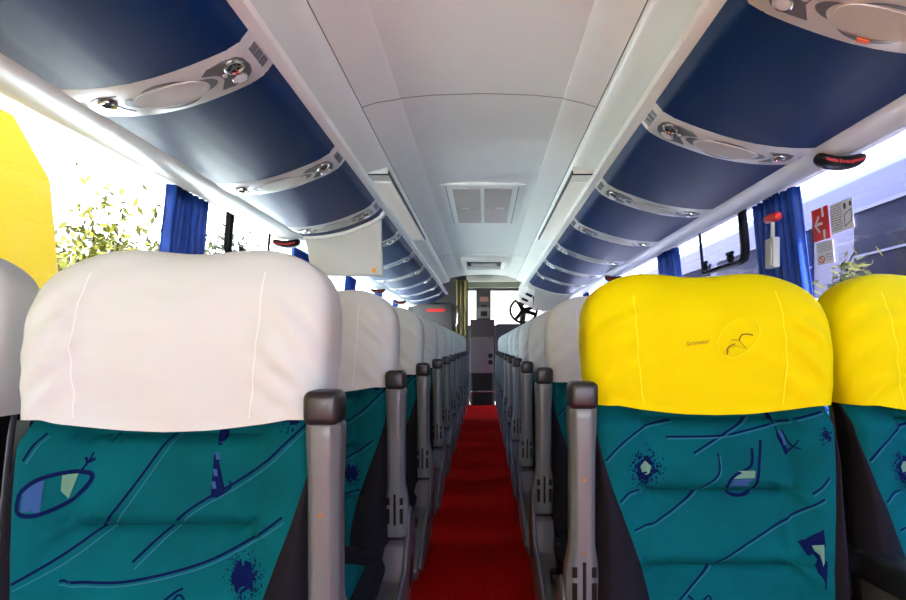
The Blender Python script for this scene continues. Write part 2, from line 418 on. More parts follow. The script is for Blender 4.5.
# end fairings and hanging monitors
def monitor(side, Y, lab, x0, x1, zb):
    r = empty('folding_monitor', (S2(side, (x0+x1)/2), Y, H+.5), lab, 'monitor', 'hanging monitors under the bins')
    ox, oy, oz = r.location
    mb = MB()
    top = [BP(side, u, 0, -.004) for u in [LT*k/16 for k in range(17)]]
    top = [(p.x-ox, p.z-oz) for p in top if x0 <= abs(p.x)/1 <= x1+.05]
    poly = top+[(S2(side, x1)-ox, H+zb-oz), (S2(side, x0)-ox, H+zb-oz)]
    mb.prism(poly, 'y', -.02, .02); mb.build('housing', SCREEN, r, bevel=.004)
    mb = MB(); mb.box(min(S2(side, x0+.003), S2(side, x1-.003))-ox, max(S2(side, x0+.003), S2(side, x1-.003))-ox, .0205, .026, H+zb+.02-oz, H+.56-oz); mb.build('screen', BLACK, r)
    mb = MB(); n = 16
    cx, cz = S2(side, x0+.045)-ox, H+zb+.028-oz
    mb.prism([(cx+.012*math.cos(2*PI*k/n), cz+.012*math.sin(2*PI*k/n)) for k in range(n)], 'y', -.0225, -.019); mb.build('round_sticker', ORANGE, r)
    # curved fairing lip under the bin edge
    mb = MB()
    mb.grid(lambda u, v: (BP(side, u*LT, 0, .014).x-ox if v else BP(side, u*LT, 0, -.05).x-ox, -.055, (BP(side, u*LT, 0, .014).z if v else BP(side, u*LT, 0, -.05).z)-oz), 24, 1)
    mb.grid(lambda u, v: (BP(side, u*LT, 0, .014).x-ox, -.055+.05*v, BP(side, u*LT, 0, .014-.010*v).z-oz), 24, 2)
    mb.build('curved_fairing', WHITE2, r, smooth=40, solid=.004)
    return r
monitor(-1, 2.965, 'cream fold-down monitor hanging from the left bins, orange dot in its corner', .545, .925, .378)
monitor(1, 6.19, 'grey fold-down monitor at the far end of the right bins', .575, .93, .40)

# ---------------------------------------------------------------- ceiling fittings
for side in (-1, 1):
    r = empty('ceiling_light', (S2(side, .5), 3.5, H+.82), 'long cream light panel in the %s ceiling cove' % ('left' if side < 0 else 'right'), 'light', 'cove lights')
    ox, oy, oz = r.location
    B3 = lambda mb, x0, x1, y0, y1, z0, z1: mb.box(*sorted((sx(x0), sx(x1))), y0, y1, H+z0-oz, H+z1-oz)
    sx = lambda a: S2(side, a)-ox
    mb = MB(); B3(mb, .483, .600, -.72, 1.0, .868, .905); mb.build('housing', WHITE2, r, bevel=.004)
    mb = MB(); B3(mb, .490, .592, -.60, .96, .858, .870); mb.build('diffuser', DIFF, r, bevel=.004)
    mb = MB(); B3(mb, .479, .484, -.725, 1.0, .866, .885); B3(mb, .479, .600, -.725, -.72, .863, .869)
    mb.build('dark_gasket', BLACK, r)
r = empty('ceiling_vent', (-.01, 3.85, H+.975), 'square ceiling vent with four perforated beige panels', 'vent', None)
mb = MB(); mb.box(-.262, .262, -.56, .50, -.012, .01); mb.build('frame', WHITE, r, bevel=.004)
for sx_ in (-1, 1):
    for sy_ in (-1, 1):
        mb = MB(); x0, x1 = sorted((sx_*.012, sx_*.185)); y0, y1 = sorted((sy_*.015-.03, sy_*.46-.03))
        mb.box(x0, x1, y0, y1, -.018, -.010); mb.build('perforated_panel', PERF, r, bevel=.002)
for sx_ in (-1, 1):
    mb = MB(); mb.tube([(sx_*.12, -.03, -.022), (sx_*.12, -.03, -.012)], .014, 14); mb.box(sx_*.12-.03, sx_*.12+.03, -.035, -.025, -.022, -.012)
    mb.build('latch', WHITE2, r, bevel=.001)
    mb = MB(); mb.box(sx_*.222-.002, sx_*.222+.002, -.53, .47, -.0145, -.011); mb.build('slot_line', GREYREC, r)
r = empty('roof_hatch', (0, 6.35, H+.975), 'small framed roof hatch near the front of the ceiling', 'hatch')
mb = MB()
for x0, x1, y0, y1 in ((-.25, .25, -.36, -.30), (-.25, .25, .30, .36), (-.25, -.20, -.3, .3), (.20, .25, -.3, .3)):
    mb.box(x0, x1, y0, y1, -.05, .0)
mb.build('frame', WHITE2, r, bevel=.01)
mb = MB(); mb.box(-.2, .2, -.3, .3, -.012, -.005); mb.build('hatch_panel', EQUIP, r)
mb = MB(); mb.box(-.15, .15, .05, .12, -.035, -.012); mb.build('handle', PANEL, r, bevel=.006)

# emergency exit indicators under the rails
def exit_lamp(side, Y, lab):
    r = empty('exit_indicator', (side*1.06, Y, H+.572), lab, 'exit indicator', 'black emergency exit indicators')
    mb = MB(); L = .085
    def f(u, v):
        x = -.075+.15*u; t = 2*PI*v
        c = max(0, 1-(2*u-1)**6)**.5
        return (x, .030*c*math.cos(t), -.010-(.028*(1-(2*u-1)**2))*.6+.020*c*math.sin(t))
    mb.grid(f, 18, 16); mb.build('lamp_body', BLACK, r, smooth=60)
    me = text_mesh('Sa\u00edda Emerg\u00eancia', .0165, 0)
    for v in me.vertices:
        x, y = v.co.x, v.co.y; u = (x+.075)/.15; v.co = (x, -.0270-.004*abs(y)/.01*0, -.014-(.028*(1-(2*u-1)**2))*.6+y*.9)
    me.materials.append(LEDR); o = link('lettering', me, r); o.location.y = -.003
    return r
exit_lamp(1, 1.64, 'black curved exit indicator with red lettering on the near right rail')
exit_lamp(-1, 2.95, 'black curved exit indicator on the left rail before the monitor')
exit_lamp(-1, 5.5, 'small black exit indicator on the left rail just past the monitor')
exit_lamp(-1, 6.95, 'farthest black exit indicator on the left rail')
exit_lamp(1, 4.5, 'small black exit indicator on the right rail above the white headrests')

# ---------------------------------------------------------------- curtains
def curtain(side, Y, lab, wtop=.30, wbot=.38, folds=7, olive=False, x=None, z0=-.50, z1=.60, along='y'):
    ph = random.random()*6
    if not x: z1 = .665 if side < 0 else .63
    mb = MB()
    def f(u, v):
        z = z1+(z0-z1)*v; wd = wtop+(wbot-wtop)*v
        s = (u-.5)*wd; d = .014*math.sin(u*folds*2*PI+ph+.5*math.sin(3*v))+.006*math.sin(u*folds*4.3*PI+v*2)
        lat = (1.185+WO(side)+.085*(z1-z)/.86) if not x else 0
        s += .006*math.sin(v*5+u*9)
        return (side*(lat+d-.0), s, z) if not x else (s, d, z)
    mb.grid(f, 90, 24)
    o = mb.build('window_curtain' if not olive else 'door_curtain', OLIVE if olive else CURT, smooth=60, solid=.003)
    o.location = (0 if not x else x, Y, H)
    tag(o, lab, 'curtain', None if olive else 'blue window curtains')
curtain(-1, 2.40, 'large gathered blue curtain at the near left pillar', .30, .40)
curtain(1, 2.33, 'large gathered blue curtain behind the red-headed hammer on the right', .34, .42)
curtain(-1, 3.88, 'second blue curtain on the left, beside the hanging monitor', .36, .40)
curtain(1, 3.68, 'second blue curtain on the right, seen over the yellow headrest', .36, .4)
curtain(-1, 5.32, 'third blue curtain on the left, below the monitor', .40, .42)
curtain(1, 5.2, 'third blue curtain on the right, half behind the rail', .36, .4)
curtain(-1, 6.72, 'fourth blue curtain on the left', .36, .4)
curtain(1, 6.6, 'fourth blue curtain on the right', .3, .4)
curtain(-1, 8.02, 'farthest blue curtain on the left', .3, .4)

# opening window frames with latches
for side in (-1, 1):
    sn = 'left' if side < 0 else 'right'
    r = empty('vent_window_frame', (side*(1.20+WO(side)), 3.06 if side < 0 else 2.88, H+(.555 if side < 0 else .50)), 'black rounded opening window frame with latches, %s side' % sn, 'window frame', None)
    ya, yb = (-.255, .26)
    mb = MB()
    bx = lambda y, z: (side*(.012+(.12-z)*.0), y, z)
    pts = [(ya, .17), (ya, -.02), (ya+.006, -.055), (ya+.02, -.078), (ya+.05, -.088), (yb-.03, -.088), (yb-.008, -.08), (yb, -.06), (yb, .17)]
    rr = [.021]*4+[.017]*1+[.013]*2+[.008, .008]
    P3 = [Vector((side*(.004-z*.093), y, z)) for y, z in pts]
    mb.tube(P3, rr, 10); mb.build('frame', RUBBER, r, smooth=50)
    for yy in (ya+.10, yb-.10):
        mb = MB(); c = Vector((-side*.012, yy, -.065))
        mb.tube([c, c+Vector((-side*.014, 0, 0)), c+Vector((-side*.022, 0, 0))], [.026, .024, .012], 14)
        mb.box(*sorted((-side*.015, -side*.03)), yy-.034, yy+.034, -.048, -.034)
        mb.build('latch', RUBBER, r, bevel=.002)

# hammer and its holder on the right pillar
r = empty('emergency_hammer', (1.165, 2.22, H+.415), 'red-headed emergency hammer in a pale holder on the right curtain', 'hammer')
mb = MB(); mb.box(-.014, .014, -.030, .036, -.10, .02); mb.box(-.018, -.010, -.022, .028, -.092, -.0); mb.build('holder', HAM, r, bevel=.006)
mb = MB(); mb.tube([(0, 0, -.04), (0, 0, .09)], .008, 8); mb.build('shaft', HAM, r, smooth=40)
mb = MB(); mb.tube([(0, -.045, .10), (0, -.04, .10), (0, .04, .105), (0, .05, .105)], [.012, .018, .018, .012], 12); mb.build('hammer_head', RED, r, smooth=50)

# stickers on the right window
def wx(z): return 1.325-(z+.22)/.86*.08-.004
def sticker(y0, y1, z0, z1, name, m, lab, cat, deco):
    r = empty(name, (wx((z0+z1)/2), (y0+y1)/2, H+(z0+z1)/2), lab, cat)
    oy = (y0+y1)/2; oz = (z0+z1)/2; ox = r.location.x
    mb = MB()
    P = lambda y, z, d=0: (wx(z)-ox-d, y-oy, z-oz)
    mb.face([P(y0, z0), P(y1, z0), P(y1, z1), P(y0, z1)]); mb.build('backing', m, r, solid=.001)
    for nm, mm, polys in deco:
        mb = MB()
        for pl in polys: mb.face([P(y0+(y1-y0)*(1-a), z0+(z1-z0)*b, .0012) for a, b in pl])
        mb.build(nm, mm, r, solid=.0004)
sticker(2.005, 2.105, .395, .515, 'exit_sticker', RED, 'red window sticker with a white arrow', 'sticker',
    [('arrow', STW, [[(.12, .5), (.22, .6), (.22, .40)], [(.15, .47), (.62, .47), (.62, .55), (.15, .55)], [(.12, .5), (.40, .78), (.46, .72), (.25, .5)], [(.12, .5), (.40, .22), (.46, .28), (.25, .5)]]),
     ('door_mark', STW, [[(.62, .70), (.74, .70), (.74, 1), (.62, 1)], [(.62, 0), (.74, 0), (.74, .30), (.62, .30)]])])
# small print rows below and beside
def rows(a0, a1, b0, b1, n):
    out = []
    for k in range(n):
        z = b1-(b1-b0)*(k+.5)/n; x = a0
        while x < a1:
            w_ = random.uniform(.05, .14); x2 = min(a1, x+w_); out.append([(x, z-.012), (x2, z-.012), (x2, z+.018), (x, z+.018)]); x = x2+.035
    return out
ring = [[(.28+.2*math.cos(t), .24+.17*math.sin(t)), (.28+.2*math.cos(t+.45), .24+.17*math.sin(t+.45)), (.28+.15*math.cos(t+.45), .24+.13*math.sin(t+.45)), (.28+.15*math.cos(t), .24+.13*math.sin(t))] for t in [k*.42 for k in range(15)]]
sticker(1.995, 2.095, .305, .388, 'notice_sticker', STW, 'small white notice with a red ring below the red arrow sticker', 'sticker',
    [('print', GREYREC, rows(.08, .92, .55, .95, 4)+rows(.55, .92, .1, .45, 3)), ('ring_mark', RED, ring+[[(.15, .38), (.19, .40), (.41, .10), (.37, .08)]])])
sticker(1.875, 1.995, .405, .508, 'instruction_sticker', STW, 'white instruction sticker with line drawing right of the red sticker', 'sticker',
    [('print', GREYREC, rows(.04, .52, .05, .95, 11)), ('drawing', INK, [ell(.68, .80, .06, .11, 12), ell(.92, .82, .05, .09, 12), [(.62, .1), (.64, .1), (.64, .5), (.62, .5)], [(.62, .5), (.92, .62), (.92, .65), (.62, .53)], [(.62, .1), (.92, .25), (.92, .28), (.62, .13)], [(.92, .25), (.94, .25), (.94, .65), (.92, .65)]])])

# ---------------------------------------------------------------- seats
HEM, TOPW, TOPY = -.120, .180, .165
TOP = TOPW
W0, D0, CN = .259, .085, 4.2
def cov_W(t):
    q = max(0, (t-.42)/.58)
    base = W0*(.925+.075*math.sin(PI*min(1, .15+t*.75)))
    return base*max(0, 1-q**4.6)**(1/2.6)
def cov_D(t):
    q = max(0, (t-.30)/.70)
    return D0*max(0, 1-q**2.6)**.5*(.72+.28*math.sin(PI*min(1, .25+t*.5)))
def ear(x): return -.022*sm((abs(x)-.10)/.14)
LEAN = .13
def cov_front(x, h):
    t = (h-HEM)/(TOP-HEM); Wd = cov_W(t); D = cov_D(t)
    return .075+LEAN*h-D*max(0, 1-abs(x/Wd)**CN)**(1/CN)+ear(x)*(1-t**3)
def cover(ms, seed, parent, yellow=False):
    global TOP
    TOP = TOPY if yellow else TOPW
    mb = MB(); NU, NV = 72, 40
    sv = Vector((seed*3.7, seed*1.3, seed*7.1))
    def f(u, v):
        t = math.sin(u*PI/2)**.9 if u < 1 else 1.0
        h = HEM+(TOP-HEM)*t; Wd = cov_W(t); D = cov_D(t); a = 2*PI*v
        c, s = math.cos(a), math.sin(a)
        x = Wd*math.copysign(abs(c)**(2/CN), c); y = -D*math.copysign(abs(s)**(2/CN), s)
        front = max(0, s)
        yy = .075+LEAN*h+y+(ear(x)*(1-t**3) if s > 0 else ear(x)*.6*(1-t**3))
        dip = -.012*math.exp(-((x)/.085)**2)*t**4+.004*math.exp(-((abs(x)-.15)/.05)**2)*t**4
        hem = -.020*max(0, 1-(x/.20)**2)*(1-t)**3*front
        # diagonal stretch folds near the sides, gentle creasing elsewhere
        sd = sm((abs(x)-.11)/.1)
        wr = .0060*sd*math.sin((h*1.0+abs(x)*.9)*95+2.5*noise.noise(Vector((x*7, 0, h*9))+sv))*sm((.85-t)/.3)
        wr += .0085*noise.noise(Vector((x*9, y*5, h*13))+sv)*(1-t**4)
        wr += .0042*noise.noise(Vector((x*26, y*10, h*40))+sv)*(1-t**4)
        wr += .0028*sm((.010-(h-HEM))/.004)
        return (x, yy-wr*front+wr*.3*(1-front), H+h+dip+hem)
    mb.grid(f, NU, NV*3)
    # hem turned in
    b = MB()
    mb.grid(lambda u, v: (lambda p: (p[0]*(1-.06*u), .075+LEAN*HEM+(p[1]-.075-LEAN*HEM)*(1-.15*u), p[2]+.004*u))(f(0, v)), 1, NV*3)
    # seams
    for sx_ in (-.145, .135):
        for k in range(30):
            h0 = HEM+.012+(TOP-.03-HEM)*k/30; h1 = HEM+.012+(TOP-.03-HEM)*(k+1)/30
            off = -.0050
            q = []
            for hh in (h0, h1):
                for dx in (-.0012, .0012):
                    x = sx_+dx+.012*math.sin((hh-HEM)*9)*(1 if sx_ > 0 else -1)
                    t = (hh-HEM)/(TOP-HEM)
                    wr = .0060*sm((abs(x)-.11)/.1)*math.sin((hh+abs(x)*.9)*95+2.5*noise.noise(Vector((x*7, 0, hh*9))+sv))*sm((.85-t)/.3)
                    D = cov_D(t); yloc = -D*max(0, 1-abs(x/cov_W(t))**CN)**(1/CN)
                    wr += .0085*noise.noise(Vector((x*9, yloc*5, hh*13))+sv)*(1-t**4)+.0042*noise.noise(Vector((x*26, yloc*10, hh*40))+sv)*(1-t**4)
                    q.append((x, cov_front(x, hh)-wr-.0012, H+hh-.012*math.exp(-(x/.085)**2)*t**4-.020*max(0, 1-(x/.20)**2)*(1-t)**3))
            mb.face([q[0], q[1], q[3], q[2]], 1)
    # stitched hem line
    return mb.build('headrest_cover', [CYEL, SEAMY] if yellow else [CWHITE, SEAMW], parent, smooth=70)

HB0, HB1 = -.64, -.095
def edgeX(side_a, h, a):
    """boundary of the printed panel; side_a = +1 aisle, -1 the other side; a = aisle direction in x"""
    k = sm((-.14-h)/.42)
    return a*(.243-.105*k) if side_a > 0 else -a*(.234-.030*k)
def back_y(x, h):
    ax = abs(x)
    y = LEAN*h+.018
    y += -.030*sm((ax-.11)/.10)
    y += .055*sm((ax-.215)/.05)**2
    y += .035*sm((h+.165)/.05)
    c = 1-sm((ax-.135)/.02)
    for hc in (-.145, -.290, -.435):
        y += c*.011*math.exp(-((h-hc)/.010)**2)
        y += c*.017*math.exp(-abs(h-hc+.004)/.042)*(1 if h < hc else .22)
    y += .006*math.exp(-((ax-.145)/.008)**2)
    # puckers leaving the corners of the tufted panels
    for hc in (-.145, -.29, -.435):
        for sg in (-1, 1):
            dx = x-sg*.145; dh = h-hc; rr = math.hypot(dx, dh)
            y += .006*math.exp(-rr/.035)*math.cos(6*math.atan2(dh, dx))
    y -= .014*math.sin(PI*max(0, min(1, (h+.60)/.50)))*c
    return y
def backrest(a, parent, pattern):
    mb = MB()
    def f(u, v):
        h = HB1+(HB0-HB1)*v; x0 = edgeX(1, h, a); x1 = edgeX(-1, h, a); x = x0+(x1-x0)*u
        return (x, back_y(x, h), H+h)
    mb.grid(f, 60, 90)
    mb.grid(lambda u, v: (f(u, v)[0]*.9, f(u, v)[1]*0+LEAN*(HB1+(HB0-HB1)*v)+.085, f(u, v)[2]), 2, 2)
    # printed motif: ribbons and fills lying on the cloth
    def pt(x, h): 
        x = max(-.24, min(.24, x)); return (x, back_y(x, h)-.0011, H+h)
    def inside(x, h):
        e0, e1 = sorted((edgeX(1, h, a), edgeX(-1, h, a))); return e0+.001 < x < e1-.001 and HB0 < h < HB1
    def ribbon(pts, w_, mi):
        P = []
        for i in range(len(pts)-1):
            p0 = pts[max(i-1, 0)]; p1 = pts[i]; p2 = pts[i+1]; p3 = pts[min(i+2, len(pts)-1)]
            for k in range(10):
                t = k/10
                P.append(tuple(.5*((2*p1[j])+(-p0[j]+p2[j])*t+(2*p0[j]-5*p1[j]+4*p2[j]-p3[j])*t*t+(-p0[j]+3*p1[j]-3*p2[j]+p3[j])*t**3) for j in (0, 1)))
        P.append(pts[-1])
        L = len(P)
        for i in range(L-1):
            d = (P[i+1][0]-P[i][0], P[i+1][1]-P[i][1]); l = math.hypot(*d) or 1; n = (-d[1]/l*w_/2, d[0]/l*w_/2)
            if inside(*P[i]) and inside(*P[i+1]):
                mb.face([pt(P[i][0]+n[0], P[i][1]+n[1]), pt(P[i+1][0]+n[0], P[i+1][1]+n[1]), pt(P[i+1][0]-n[0], P[i+1][1]-n[1]), pt(P[i][0]-n[0], P[i][1]-n[1])], mi)
    def fill(poly, mi, lift=0):
        n = len(poly); c = (sum(p[0] for p in poly)/n, sum(p[1] for p in poly)/n)
        for i in range(n):
            p, q = poly[i], poly[(i+1) % n]
            if all(inside(*z) for z in (p, q, c)):
                mm = ((p[0]+c[0])/2, (p[1]+c[1])/2); mq = ((q[0]+c[0])/2, (q[1]+c[1])/2)
                L_ = lambda z: (lambda r: (r[0], r[1]-lift, r[2]))(pt(*z))
                mb.face([L_(c), L_(mm), L_(mq)], mi); mb.face([L_(mm), L_(p), L_(q), L_(mq)], mi)
    def halo(cx, ch, r0, r1, n, core=True):
        rnd = random.Random(int(cx*1000)+n)
        for k in range(n):
            r = r0+(r1-r0)*rnd.random()**1.8; t = rnd.random()*2*PI; s = .0013*rnd.uniform(.6, 1.5)*(1.6-(r-r0)/(r1-r0))
            x, h = cx+r*math.cos(t)*.9, ch+r*math.sin(t)
            if inside(x-s, h) and inside(x+s, h): mb.face([pt(x-s, h-s), pt(x+s, h-s), pt(x+s, h+s), pt(x-s, h+s)], 1)
        if core: fill([(cx+(r0*(1+.15*math.sin(5*t)))*math.cos(t)*.85, ch+r0*(1+.12*math.cos(4*t))*math.sin(t)) for t in [2*PI*k/20 for k in range(20)]], 4, .0005)
    if pattern == 'A':
        M = lambda px, py: ((px-484)*.88/550+.520, (346-py)*.88/550)
        two = [([(25,578),(63,555),(101,524),(133,480),(158,435)], [(27,584),(70,560),(110,526),(140,482),(165,435)]),
               ([(304,422),(272,456),(234,483),(183,514),(133,562)], [(306,427),(274,461),(236,488),(185,519),(136,568)]),
               ([(63,579),(127,580),(202,563),(253,538),(285,515)], [(63,583),(127,584),(203,567),(254,542),(287,520)]),
               ([(24,461),(30,450),(37,435)], [(27,464),(34,452),(41,438)]),
               ([(60,680),(120,640),(200,620),(270,600)], [(62,686),(122,646),(202,626),(272,606)]),
               ([(40,640),(90,625),(130,650),(160,700)], [(40,645),(90,631),(126,654),(155,703)])]
        eye = [(24,492),(38,480),(63,474),(84,478),(72,498),(44,513),(24,511)]
        for n_, l_ in two: ribbon([M(*p) for p in n_], .0045, 1); ribbon([M(*p) for p in l_], .0022, 2)
        fill([M(*p) for p in [(27,490),(44,479),(44,511),(27,510)]], 3); fill([M(*p) for p in [(58,476),(70,476),(64,500),(58,492)]], 4)
        ribbon([M(*p) for p in eye+eye[:1]], .007, 1)
        ribbon([M(*p) for p in [(72,474),(77,466),(74,460)]], .004, 1); ribbon([M(*p) for p in [(76,466),(83,462)]], .005, 1); ribbon([M(*p) for p in [(78,465),(80,456)]], .003, 1)
        fill([M(*p) for p in [(203,430),(212,430),(221,498),(207,500),(205,460)]], 1)
        for y_ in (440, 456, 472, 484): fill([M(*p) for p in [(206,y_),(210,y_),(212,y_+7),(208,y_+7)]], 3, .0005)
        ribbon([M(*p) for p in [(212,500),(226,490),(224,484)]], .003, 1)
        halo(*M(100, 424), .010, .040, 160); halo(*M(285, 422), .002, .03, 70, False); halo(*M(247, 574), .004, .04, 260, False)
        fill([M(*p) for p in [(240,560),(252,562),(256,585),(240,590),(232,575)]], 1)
        for q in ([(165,600),(178,590),(186,586)], [(172,606),(182,592),(190,600)]): ribbon([M(*p) for p in q], .004, 1)
    else:
        M = lambda px, py: ((px-484)*1.1/550-.470, (346-py)*1.1/550)
        for n_ in ([(605,460),(623,443),(650,428),(678,423)], [(670,439),(723,438),(757,432),(830,413)], [(697,455),(723,440),(750,425),(777,410)],
                   [(722,455),(722,472),(713,483),(683,503),(657,520),(632,528)], [(673,600),(700,573),(740,545),(777,523),(820,497)], [(810,493),(818,486),(826,476)],
                   [(618,500),(628,492),(640,490)], [(650,660),(700,640),(760,650),(810,620)], [(640,700),(680,640),(690,610)]):
            ribbon([M(*p) for p in n_], .0038, 1); ribbon([M(p[0]+1.3, p[1]+2.0) for p in n_], .0022, 2)
        halo(*M(647, 469), .012, .048, 330); 
        fill([M(*p) for p in [(641,474),(647,487),(656,470)]], 1, -.0003)
        drop = [(767,442),(763,463),(757,490),(745,497),(732,495),(731,484),(738,476),(754,467),(757,450)]
        fill([M(*p) for p in [(741,472),(758,472),(757,479),(736,480)]], 4); fill([M(*p) for p in [(735,481),(756,480),(752,488),(733,488)]], 3)
        ribbon([M(*p) for p in drop], .0060, 1)
        fill([M(*p) for p in [(777,409),(782,414),(793,452),(789,456),(784,440)]], 1)
        ribbon([M(*p) for p in [(790,456),(798,446),(802,441)]], .003, 1); ribbon([M(*p) for p in [(789,432),(795,446),(803,450)]], .003, 1)
        fill([M(*p) for p in [(786,432),(789,434),(792,446),(789,447)]], 3, .0005)
        fill([M(*p) for p in [(795,540),(817,526),(818,560),(815,583),(808,562)]], 1); fill([M(*p) for p in [(806,542),(816,540),(815,566)]], 4, .0006)
        ribbon([M(*p) for p in [(685,592),(696,599),(706,592),(709,606)]], .004, 1)
        halo(*M(826, 436), .002, .02, 60, False)
    return mb.build('backrest', [TEAL, PNAVY, PLIGHT, PBLUE, PGREEN], parent, smooth=60, weld=False)
def bolster(sa, a, parent):
    mb = MB()
    def f(u, v):
        h = HB1+(HB0-HB1)*v; x0 = edgeX(sa, h, a); sg = 1 if x0 > 0 else -1
        R = .246+.004*sm((-.2-h)/.3); cx = abs(x0)
        if u < .5:
            x = cx+(R-cx)*(u/.5)**.9
            y = back_y(sg*x, h)-.012*math.sin(PI*min(1, u/.5))*sm((-.14-h)/.1)
            return (sg*x, y, H+h)
        t = (u-.5)/.5; y0 = back_y(sg*R, h)
        return (sg*(R-.02*t*t), y0+(LEAN*h+.095-y0)*t, H+h)
    mb.grid(f, 20, 40); return mb.build('side_bolster', DGREY, parent, smooth=60)
def rbox(mb, x0, x1, y0, y1, z0, z1, b=0): mb.box(x0, x1, y0, y1, z0, z1)
def seat(kind, a, pattern, yellow=False, label='', group=''):
    """a: aisle direction along x (+1 for seats left of the aisle)"""
    r = empty('coach_seat', (0, 0, 0), label, 'seat', group)
    cover(a, (3 if a > 0 else 5)+(11 if yellow else 0)+(20 if kind == 'window' else 0), r, yellow)
    backrest(a, r, pattern); bolster(1, a, r); bolster(-1, a, r)
    # rear shell
    mb = MB(); mb.grid(lambda u, v: ((u-.5)*.47, .088+.02*math.cos((u-.5)*PI)+LEAN*(HB0+(.06-HB0)*v), H+HB0+(.06-HB0)*v), 10, 6)
    mb.build('rear_shell', CONS, r, smooth=60, solid=.012)
    # cushion
    mb = MB(); zt = H-.575
    def f(u, v):
        x = (u-.5)*.40; y = -.10-.40*v
        return (x, y, zt-.012*abs(2*u-1)**3-.05*max(0, (v-.8)/.2)**2-.006*math.sin(v*PI*3)**2-.02*(1-v))
    mb.grid(f, 20, 30); mb.grid(lambda u, v: ((u-.5)*.40, -.50+.0*v, f(u, 1)[2]-.09*v), 20, 2)
    mb.box(-.20, .20, -.49, -.06, H-.70, H-.66)
    mb.build('seat_cushion', TEAL, r, smooth=60, weld=False, solid=.006)
    mb = MB()
    for s in (-1, 1):
        mb.tube([(s*.218, -.06, zt-.045), (s*.218, -.2, zt-.050), (s*.218, -.42, zt-.055), (s*.218, -.49, zt-.075)], [.028, .030, .030, .02], 14)
    mb.tube([(-.205, -.085, zt-.022), (0, -.09, zt-.010), (.205, -.085, zt-.022)], .032, 12)
    mb.build('cushion_bolster', DGREY, r, smooth=60)
    # pedestal
    mb = MB(); mb.box(-.21, .21, -.44, .02, H-.76, H-.70)
    mb.build('seat_frame', BLACK, r, bevel=.01)
    for s in (-1, 1):
        mb = MB(); mb.prism([(-.36, H-.75), (-.05, H-.75), (-.10, .02), (-.02, 0), (-.34, 0), (-.28, .02)], 'x', s*.15-.02, s*.15+.02); mb.build('leg', BLACK, r, bevel=.004)
    if kind == 'aisle':
        xb = a*(.266 if a > 0 else .274)
        # folded-up armrest bar, seen from its underside
        def bar(mb, z0, z1, wf, d0, d1, mi=0, n=12):
            ch = .35
            def sec(t):
                z = z0+(z1-z0)*t; w_ = wf(t)/2; yo = d0(t) if callable(d0) else d0
                return [(xb-w_, d1, z), (xb-w_, yo+.016, z), (xb-w_*.55, yo, z), (xb+w_*.55, yo, z), (xb+w_, yo+.016, z), (xb+w_, d1, z)]
            S_ = [sec(k/n) for k in range(n+1)]
            for k in range(n):
                for i in range(6):
                    j = (i+1) % 6; mb.face([S_[k][i], S_[k][j], S_[k+1][j], S_[k+1][i]], mi)
            mb.face(S_[0], mi); mb.face(S_[-1], mi)
        arm = MB()
        bar(arm, H-.545, H-.122, lambda t: .068-.018*sm((t-.22)/.14)+.006*sm((t-.75)/.2), -.062, -.008, 0, 20)
        ao = arm.build('armrest', ARMG, r, bevel=.0035)
        mb = MB(); mb.box(xb-.0285, xb+.0285, -.066, -.004, H-.125, H-.070); mb.build('end_cap', ARMC, ao, bevel=.013, seg=4)
        mb = MB()
        for zz, rr in ((H-.262, .0036), (H-.405, .0025)):
            mb = MB(); mb.tube([(xb, -.0640, zz), (xb, -.0605, zz)], rr, 12)
            mb.build('screw', [mat('brass_screw', (.30, .16, .05), .35, .8)] if 'brass_screw' not in bpy.data.materials else bpy.data.materials['brass_screw'], ao)
        mb = MB()
        for sx_ in (-1, 1):
            mb.box(xb+sx_*.019-.005, xb+sx_*.019+.005, -.0630, -.0610, H-.452, H-.432)
            mb.box(xb+sx_*.019-.005, xb+sx_*.019+.005, -.0630, -.0610, H-.505, H-.463)
        mb.box(xb-.0035, xb+.0035, -.0630, -.0610, H-.510, H-.422)
        mb.build('slot', BLACK, ao)
        mb = MB(); mb.box(xb-.026, xb+.026, -.052, -.004, H-.572, H-.535); mb.build('hinge', BLACK, ao, bevel=.006)
        # console below the armrest: sloping face, side cheek running towards the cushion front
        mb = MB()
        pr = [(.045, -.515), (-.005, -.520), (-.058, -.560), (-.075, -.565), (-.115, -.650), (-.20, -.675), (-.34, -.69), (-.44, -.715), (-.485, -.76), (-.47, -.795), (-.34, -.80), (-.10, -.785), (.06, -.70), (.085, -.60)]
        mb.prism([(y, H+z) for y, z in pr], 'x', xb-.032, xb+.030); con = mb.build('armrest_console', CONS, r, bevel=.007)
        mb = MB(); ck = [(.055, -.500), (.0, -.47), (-.03, -.485), (-.05, -.54), (-.11, -.62), (-.30, -.655), (-.42, -.70), (-.46, -.76), (-.40, -.79), (-.1, -.77), (.05, -.70), (.09, -.60)]
        mb.prism([(y, H+z) for y, z in ck], 'x', *sorted((xb+a*.030, xb+a*.040))); mb.build('side_cheek', CONS, con, bevel=.004)
        mb = MB(); mb.box(xb-a*.012-.014, xb-a*.012+.014, -.27, -.215, H-.69, H-.655); mb.build('recline_button', BLACK, con, bevel=.006)
        mb = MB(); mb.box(xb-a*.036-.008, xb-a*.036+.008, -.17, -.11, H-.665, H-.60); mb.build('lever', BLACK, con, bevel=.006)
        mb = MB(); n = 16
        mb.prism([(-.02+.032*math.cos(2*PI*k/n), H-.66+.045*math.sin(2*PI*k/n)) for k in range(n)], 'x', *sorted((xb+a*.0395, xb+a*.0415))); mb.build('pivot_cover', BLACK, con)
    else:
        xb = a*.222
